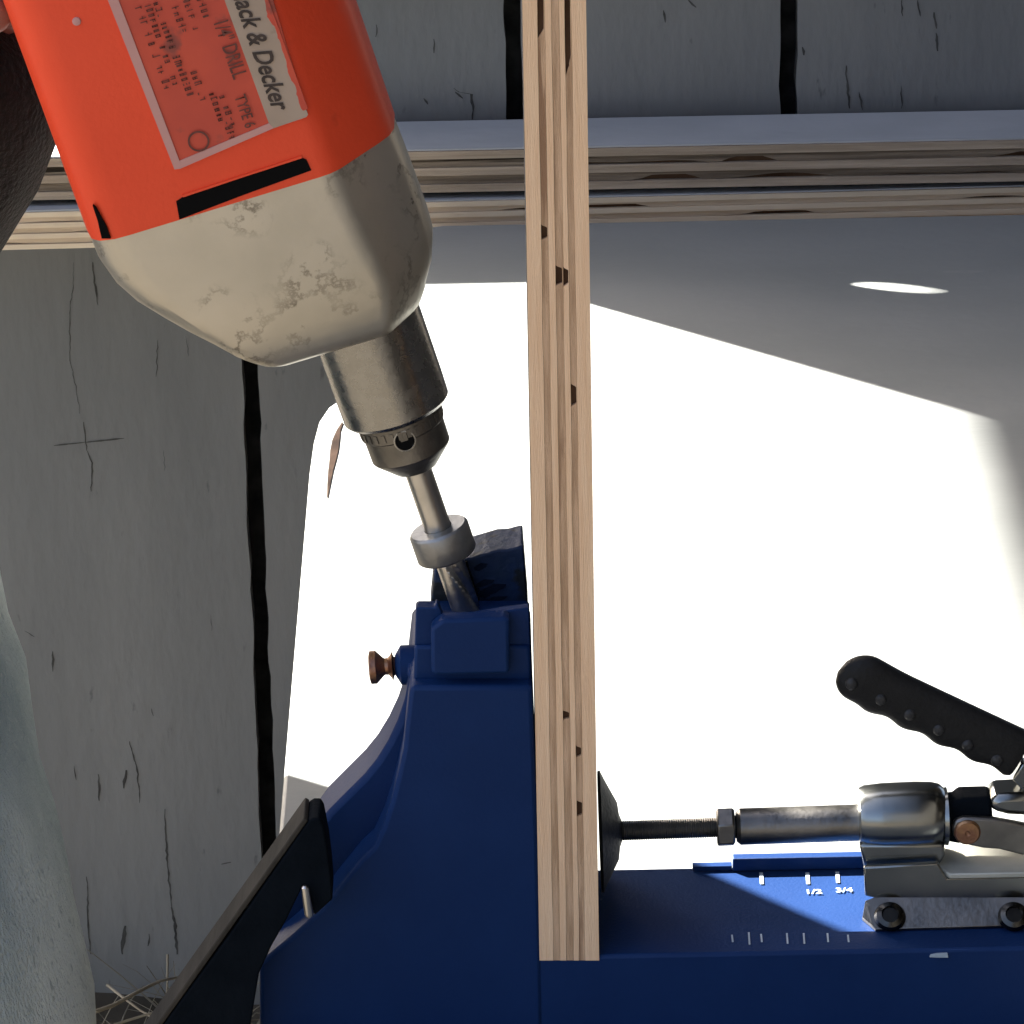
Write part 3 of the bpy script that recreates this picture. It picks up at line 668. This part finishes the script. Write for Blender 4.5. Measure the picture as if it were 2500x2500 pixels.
# lines of small worn print: too small to read, so short uneven strokes
bm = bmesh.new()
rnd = random.Random(3)
for (x0, y0, n_) in ((330, 20, 16), (352, 12, 17), (374, 8, 13), (405, -20, 8), (438, -22, 8), (470, -30, 8), (430, 160, 7), (455, 150, 8), (510, 230, 6), (535, 236, 6), (545, 300, 4)):
    cur = 0.0
    for q in range(n_):
        wch = rnd.uniform(7, 13); hh = rnd.uniform(10, 18)
        if rnd.random() < 0.82:
            o = front(x0, y0, 0.0012) + dn * (cur / SD)
            a1, b1 = dn * (wch * 0.6 / SD), rt * (hh / SD)
            th = rt * (2.4 / SD); tw_ = dn * (2.2 / SD)
            segs_ = [(o, o + a1, th), (o + b1 * .45, o + a1 + b1 * .45, th), (o + b1 - th, o + a1 + b1 - th, th)]
            for p0, p1, t_ in segs_:
                if rnd.random() < 0.55: add_prism(bm, [p0, p1, p1 + t_, p0 + t_], (0, 0.0001, 0))
            for p0 in (o, o + a1 - tw_):
                if rnd.random() < 0.7: add_prism(bm, [p0, p0 + tw_, p0 + tw_ + b1, p0 + b1], (0, 0.0001, 0))
        cur += wch + 3
pr = obj('small_print', bm, M['ink'], np_); pr['kind'] = 'stuff'
cc = front(485, 345, 0.0012)
bm = bmesh.new()
for q in range(28):
    a, b = 2 * math.pi * q / 28, 2 * math.pi * (q + 1) / 28
    r0, r1 = 0.0026, 0.0032
    bm.faces.new([bm.verts.new(cc + (dn * math.cos(t) + rt * math.sin(t)) * r) for t, r in ((a, r0), (b, r0), (b, r1), (a, r1))])
obj('round_mark', bm, M['ink'], np_)
# chuck
def Ua(u): return U(u)
r_ = lambda px: px / SD
chuck = obj('chuck', lathe(pos(Ua(517), AXV), AU, [(-0.0005, r_(101)), (0, r_(122)), (r_(10), r_(131)), (r_(60), r_(132)), (u_f - Ua(517) + 0.004, r_(132))], 64), M['chuck'], drill, smooth=35)
bm = bmesh.new()
NT = 30   # geared edge of the sleeve
add_lathe(bm, pos(Ua(370), AXV), AU, [(0, r_(40)), (0.0002, r_(52)), (r_(44), r_(94)), (r_(50), r_(98)), (r_(108), r_(99)), (r_(112), r_(103)), (r_(146), r_(103))], 64)
nose = obj('chuck_sleeve', bm, M['chuck_nose'], chuck, smooth=30)
bm = bmesh.new()
for k in range(NT):
    an = 2 * math.pi * k / NT
    d_ = BV * math.sin(an) + NV * math.cos(an); t_ = BV * math.cos(an) - NV * math.sin(an)
    o = pos(Ua(482), AXV) + d_ * r_(100)
    add_prism(bm, [o - t_ * r_(5) , o + t_ * r_(5), o + t_ * r_(5) + AU * r_(20), o - t_ * r_(5) + AU * r_(20)], d_ * r_(5))
te = obj('gear_teeth', bm, M['chuck_nose'], chuck); te['kind'] = 'stuff'
kh = uv(985, 1075, YD - 0.012)
o = pos(Ua(446), AXV) + NV * r_(101.0)
ho = Vector(o)
for (an, nm) in ((0.06, 'key_hole'),):
    d_ = BV * math.sin(an) + NV * math.cos(an)
    c = pos(kh[0], AXV) + d_ * r_(97)
    bm = bmesh.new(); add_lathe(bm, c, d_, [(0, r_(24)), (r_(4.5), r_(24)), (r_(5.5), r_(22))], 26)
    obj(nm, bm, M['slot'], chuck)  # black disc stands in for the shaded hole
    bm = bmesh.new()
    a_, b_, c_ = frame_of(d_); nn = 32
    ring = []
    for rr, hh in ((27, 3), (27, 5.6), (23.5, 6.2), (22, 4)):
        ring.append([bm.verts.new(c + d_ * r_(hh) + (b_ * math.cos(2*math.pi*k/nn) + c_ * math.sin(2*math.pi*k/nn)) * r_(rr)) for k in range(nn)])
    for q0, q1 in zip(ring, ring[1:]):
        for k in range(nn): bm.faces.new((q0[k], q0[(k+1) % nn], q1[(k+1) % nn], q1[k]))
    obj('hole_rim', bm, M['chuck'], chuck, smooth=40)
# handle and trigger beyond the left edge of the picture
hd = pos(u_j + 0.105, -546/SD + 0.006)
hdir = (-BV * 0.96 + AU * 0.28).normalized(); hperp = AU - hdir * AU.dot(hdir); hperp.normalize()
secs = []
for s, wv, dv in ((0, .030, .020), (.02, .026, .018), (.05, .022, .017), (.10, .022, .017), (.125, .019, .015)):
    c = hd + hdir * s
    secs.append([c + hperp * (wv * math.cos(2*math.pi*k/20)) + NV * (dv * math.sin(2*math.pi*k/20)) for k in range(20)])
obj('handle', loft(secs), M['orange'], drill, smooth=50)
tg = hd + hdir * 0.025 - hperp * 0.024
obj('trigger', lathe(tg, hdir, [(0, 0.006), (0.004, 0.0085), (0.026, 0.0085), (0.03, 0.006)], 20), M['black_rubber'], drill, smooth=40)

# ------------------------------------------------------------------ drill bit with stop collar
bit = thing('drill_bit', 'steel stepped drill bit with stop collar in the drill chuck', 'drill bit', pos(0, AXV))
obj('shank', lathe(pos(Ua(150), AXV), AU, [(0, r_(33)), (Ua(380) - Ua(150), r_(33))], 36), M['bit_steel'], bit, smooth=35)
# fluted lower part: two helical grooves
bm = bmesh.new(); NS, NK = 60, 40; rings = []
for q in range(NS + 1):
    u = -30 + (180) * q / NS; tw = u * 0.012
    rr = []
    for k in range(NK):
        an = 2 * math.pi * k / NK
        g_ = max(0.0, math.cos(2 * (an - tw)) - 0.72) / 0.28
        r1 = r_(35) * (1 - 0.34 * g_)
        rr.append(bm.verts.new(pos(Ua(u), AXV) + (BV * math.cos(an) + NV * math.sin(an)) * r1))
    rings.append(rr)
for r0, r1 in zip(rings, rings[1:]):
    for k in range(NK): bm.faces.new((r0[k], r0[(k+1) % NK], r1[(k+1) % NK], r1[k]))
bm.faces.new(rings[0]); bm.faces.new(rings[-1])
obj('flutes', bm, M['bit_steel'], bit, smooth=35)
cu0, cu1 = Ua(142), Ua(216)
ch = cu1 - cu0
bm = bmesh.new(); a, b, c = BV, NV, AU; n = 56; rg = []
for t, r in ((0.0, 34), (0.0, 66), (0.0006, 72), (0.001, 74), (ch - 0.001, 74), (ch - 0.0005, 72), (ch, 68), (ch, 34.5)):
    rg.append([bm.verts.new(pos(cu0 + t, AXV) + (a * math.cos(2*math.pi*k/n) + b * math.sin(2*math.pi*k/n)) * r_(r)) for k in range(n)])
for q0, q1 in zip(rg, rg[1:]):
    for k in range(n): bm.faces.new((q0[k], q0[(k+1) % n], q1[(k+1) % n], q1[k]))
col = obj('stop_collar', bm, M['collar'], bit, smooth=35)

# ------------------------------------------------------------------ dark board running up to the foot of the jig
BY = JY - 0.0165
pb = [(754,2004),(764,1998),(780,1998),(788,2012),(800,2075),(808,2140),(812,2196),(768,2236),(752,2200),(738,2166),(700,2245),(662,2312),(632,2378),(612,2500),(600,2640),(300,2640),(372,2540),(418,2476),(560,2282)]
bar = thing('wooden_bar', 'slanted black board with raw brown edge in front of the jig foot', 'board', at(600, 2400, BY))
obj('board_face', px_prism(pb, BY, 0.0150), M['black_paint'], bar, bevel=0.0006)
e0, e1 = at(754, 2004, BY), at(300, 2640, BY)
nrm = Vector((-(e1 - e0).z, 0, (e1 - e0).x)).normalized()
if nrm.z < 0: nrm = -nrm
obj('raw_edge', prism([e0 + nrm * 0.0002, e1 + nrm * 0.0002, e1 + nrm * 0.0018, e0 + nrm * 0.0018], (0, 0.0150, 0)), M['raw_edge'], bar, bevel=0.0004)
obj('paint_chip', prism([at(750, 1999, BY + 0.011) + nrm * 0.001, at(775, 1999, BY + 0.011), at(772, 1990, BY + 0.011), at(755, 1988, BY + 0.011)], (0, 0.003, 0)), M['print'], bar)
obj('pin', lathe(at(744, 2162, BY - 0.002), at(757, 2246, BY - 0.002) - at(744, 2162, BY - 0.002), [(0, 0.0006), (0.0006, 0.0012), (0.0098, 0.0014), (0.0106, 0.0010)], 16), M['bit_steel'], bar, smooth=40)

# flat brown sliver along the bench edge
cl = [(836,1032),(826,1052),(820,1075),(816,1100),(812,1125),(807,1150),(803,1180),(799,1215)]
ww = [2, 5, 9, 10, 8, 6, 4, 1]
obj('brown_sliver', prism([atz(x - wv, y, 0.0003) for (x, y), wv in zip(cl, ww)] + [atz(x + wv, y, 0.0003) for (x, y), wv in list(zip(cl, ww))[::-1]], (0, 0, 0.0002)), M['sliver'], bench)

# ------------------------------------------------------------------ person at the left, mostly out of the picture
person = thing('person', 'person at the left in faded green trousers and dark sleeve, holding the drill', 'person', (-0.36, 1.58, GZ))
def skin_mesh(name, verts, edgs, radii, m, parent, levels=2, root=0):
    me = bpy.data.meshes.new(name); off = root_loc(parent)
    me.from_pydata([tuple(Vector(v) - off) for v in verts], edgs, []); me.materials.append(m)
    o = bpy.data.objects.new(name, me); COL.objects.link(o); o.parent = parent
    md = o.modifiers.new('skin', 'SKIN'); md.use_smooth_shade = True
    for i, r in enumerate(radii):
        sv = me.skin_vertices[0].data[i]; sv.radius = (r, r) if not isinstance(r, tuple) else r
        sv.use_root = (i == root)
    ss = o.modifiers.new('subdivision', 'SUBSURF'); ss.levels = levels; ss.render_levels = levels
    return o
hip = Vector((-0.367, 1.660, 0.42))
kneeR, ankR = Vector((-0.206, 1.425, -0.045)), Vector((-0.235, 1.50, GZ + 0.07))
kneeL, ankL = Vector((-0.47, 1.50, 0.02)), Vector((-0.50, 1.60, GZ + 0.07))
hR, hL = Vector((-0.315, 1.60, 0.40)), Vector((-0.46, 1.625, 0.40))
chest = Vector((-0.367, 1.660, 0.70)); neck = Vector((-0.35, 1.56, 0.86)); head = Vector((-0.31, 1.52, 1.00))
shR, shL = Vector((-0.29, 1.50, 0.79)), Vector((-0.52, 1.70, 0.79))
wrist = at(-90, -110, 1.475); elbow = at(-462, 880, 1.49)
elL, wrL = Vector((-0.62, 1.60, 0.52)), Vector((-0.50, 1.42, 0.40))
palm = at(-165, -60, 1.43)
V = [hip, Vector((-0.368, 1.661, 0.56)), chest, neck, head, head + Vector((0.02, -0.03, 0.10)),
     shR, shR.lerp(elbow, .5), elbow, wrist, palm,
     shL, elL, wrL, hR, kneeR, ankR, hL, kneeL, ankL]
E = [(0,1),(1,2),(2,3),(3,4),(4,5),(2,6),(6,7),(7,8),(8,9),(9,10),(2,11),(11,12),(12,13),(0,14),(14,15),(15,16),(0,17),(17,18),(18,19)]
R = [.105, .10, .12, .05, .078, .06, .05, .042, .036, .026, .03, .05, .038, .028, .075, .052, .036, .075, .052, .036]
# four fingers round the handle and a thumb, the index reaching along the drill body
fing = [([(-120,-30),(-60,-10),(-22,35),(-12,62)], .0088), ([(-130,-90),(-70,-100),(-40,-70),(-60,-40)], .009), ([(-140,-150),(-80,-170),(-55,-140),(-80,-110)], .009), ([(-150,-200),(-100,-225),(-80,-200),(-100,-170)], .008)]
for pxs, rr in fing:
    prev = 10
    for i, (x, y) in enumerate(pxs):
        V.append(at(x, y, 1.412 - 0.004 * i)); R.append(rr * (1 - 0.07 * i)); E.append((prev, len(V) - 1)); prev = len(V) - 1
for k, (x, y, Yv) in enumerate(((-150, 60, 1.44), (-100, 40, 1.452), (-60, 0, 1.455))):
    V.append(at(x, y, Yv)); R.append(.0105 - .0012 * k); E.append((10 if k == 0 else len(V) - 2, len(V) - 1))
skin_mesh('body', V, E, R, M['skin'], person)
# jacket over torso and arms; unseen hem and torso shaped to cast the bench shadow
Vj = [hip + Vector((0, 0.0, -0.30)), hip + Vector((0, 0.0, -0.18)), hip + Vector((0, 0.0, -0.03)), Vector((-0.368, 1.661, 0.56)), chest, Vector((-0.365, 1.575, 0.82)), shR, shR.lerp(elbow, .5), elbow, elbow.lerp(wrist, .5), wrist.lerp(elbow, -.0), shL, elL, wrL.lerp(elL, .1)]
Ej = [(0,1),(1,2),(2,3),(3,4),(4,5),(4,6),(6,7),(7,8),(8,9),(9,10),(4,11),(11,12),(12,13)]
Rj = [.160, .158, .137, .128, .152, .075, .075, .06, .056, .055, .054, .075, .058, .045]
jk = skin_mesh('jacket', Vj, Ej, Rj, M['sleeve'], person)
tx = bpy.data.textures.new('fold_noise', 'CLOUDS'); tx.noise_scale = 0.035; tx.noise_depth = 2
dj = jk.modifiers.new('folds', 'DISPLACE'); dj.texture = tx; dj.strength = 0.003; dj.texture_coords = 'LOCAL'
# trousers
Vt = [hip + Vector((0, 0, 0.0)), hR, hR.lerp(kneeR, .5), kneeR, kneeR.lerp(ankR, .5), ankR + Vector((0, 0, 0.02)), hL, hL.lerp(kneeL, .5), kneeL, kneeL.lerp(ankL, .5), ankL + Vector((0, 0, 0.02)), hip + Vector((0, 0, 0.08))]
Et = [(0,1),(1,2),(2,3),(3,4),(4,5),(0,6),(6,7),(7,8),(8,9),(9,10),(0,11)]
Rt = [.135, .098, .084, .080, .068, .060, .098, .086, .080, .068, .060, .135]
tr_ = skin_mesh('trousers', Vt, Et, Rt, M['trouser'], person, 3)
tx2 = bpy.data.textures.new('crease_noise', 'CLOUDS'); tx2.noise_scale = 0.028; tx2.noise_depth = 4
dt = tr_.modifiers.new('folds', 'DISPLACE'); dt.texture = tx2; dt.strength = 0.007; dt.texture_coords = 'LOCAL'
for a_ in (ankR, ankL):
    bm = bmesh.new(); secs = []
    d_ = Vector((0.75, -0.65, 0)).normalized(); s_ = Vector((-d_.y, d_.x, 0))
    for t, wv, hv_ in ((-.06, .025, .05), (-.03, .036, .085), (.02, .04, .085), (.07, .042, .06), (.13, .044, .045), (.17, .03, .03), (.18, .01, .015)):
        c = Vector((a_.x, a_.y, GZ + 0.012)) + d_ * t
        secs.append([c + s_ * wv * math.cos(2*math.pi*k/16) + Vector((0, 0, 1)) * (max(0, math.sin(2*math.pi*k/16)) * hv_) for k in range(16)])
    obj('shoe', loft(secs), M['shoe'], person, smooth=60)
bm = bmesh.new(); add_lathe(bm, head + Vector((-0.012, 0.012, 0.03)), (0.1, -0.1, 1), [(0, .082), (.03, .092), (.07, .085), (.10, .06), (.115, .0)], 28)
obj('hair', bm, M['hair'], person, smooth=60)

# ------------------------------------------------------------------ dry grass at the foot of the wall
bm = bmesh.new(); rg_ = random.Random(11)
def blade(p, q, wd, sag=0.0, n=6):
    pts = [p.lerp(q, k / n) + Vector((0, 0, sag * math.sin(math.pi * k / n))) for k in range(n + 1)]
    add_tube(bm, pts, [wd * (1 - 0.75 * k / n) for k in range(n + 1)], 4)
for k in range(420):
    x = rg_.uniform(-0.34, 0.3); y = WY - abs(rg_.gauss(0, 0.10)) - 0.012
    p = Vector((x, y, GZ - 0.004)); h = rg_.uniform(0.01, 0.05)
    blade(p, p + Vector((rg_.gauss(0, .04), rg_.gauss(0, .02), h)), rg_.uniform(.0003, .0007), rg_.uniform(0, .008), 4)
gr = obj('dry_grass', bm, M['grass'], smooth=60); gr['kind'] = 'stuff'
gr['label'] = 'dry grass and litter along the foot of the shed wall'
def straw(pxs, Y, wd, label):
    bm = bmesh.new(); pts = [at(x, y, yy) for (x, y), yy in zip(pxs, Y)]
    fine = []
    for a, b in zip(pts, pts[1:]): fine += [a.lerp(b, t / 4) for t in range(4)]
    fine.append(pts[-1]); add_tube(bm, fine, [wd * (1 - .5 * k / len(fine)) for k in range(len(fine))], 6)
    o = obj('grass_stem', bm, M['grass'], loc=tuple(pts[0]), smooth=60); tag(o, label, 'grass stem', 'dry stems at the foot of the wall')
straw([(232, 2470), (275, 2455), (330, 2425), (390, 2395), (440, 2385), (478, 2375)], [2.12, 2.13, 2.15, 2.17, 2.19, 2.2], 0.0011, 'pale dry stem arching right in front of the wall foot')
straw([(262, 2405), (300, 2435), (340, 2465), (395, 2500)], [2.16, 2.15, 2.14, 2.12], 0.0008, 'thin dry stem crossing under the arching one by the wall foot')
straw([(409, 2330), (408, 2420), (406, 2520)], [2.2, 2.19, 2.18], 0.0007, 'upright thin dry stem near the slanted black board')
straw([(230, 2520), (300, 2495), (380, 2470), (450, 2440)], [2.08, 2.09, 2.1, 2.12], 0.0009, 'lowest dry stem on the dark soil by the trousers')
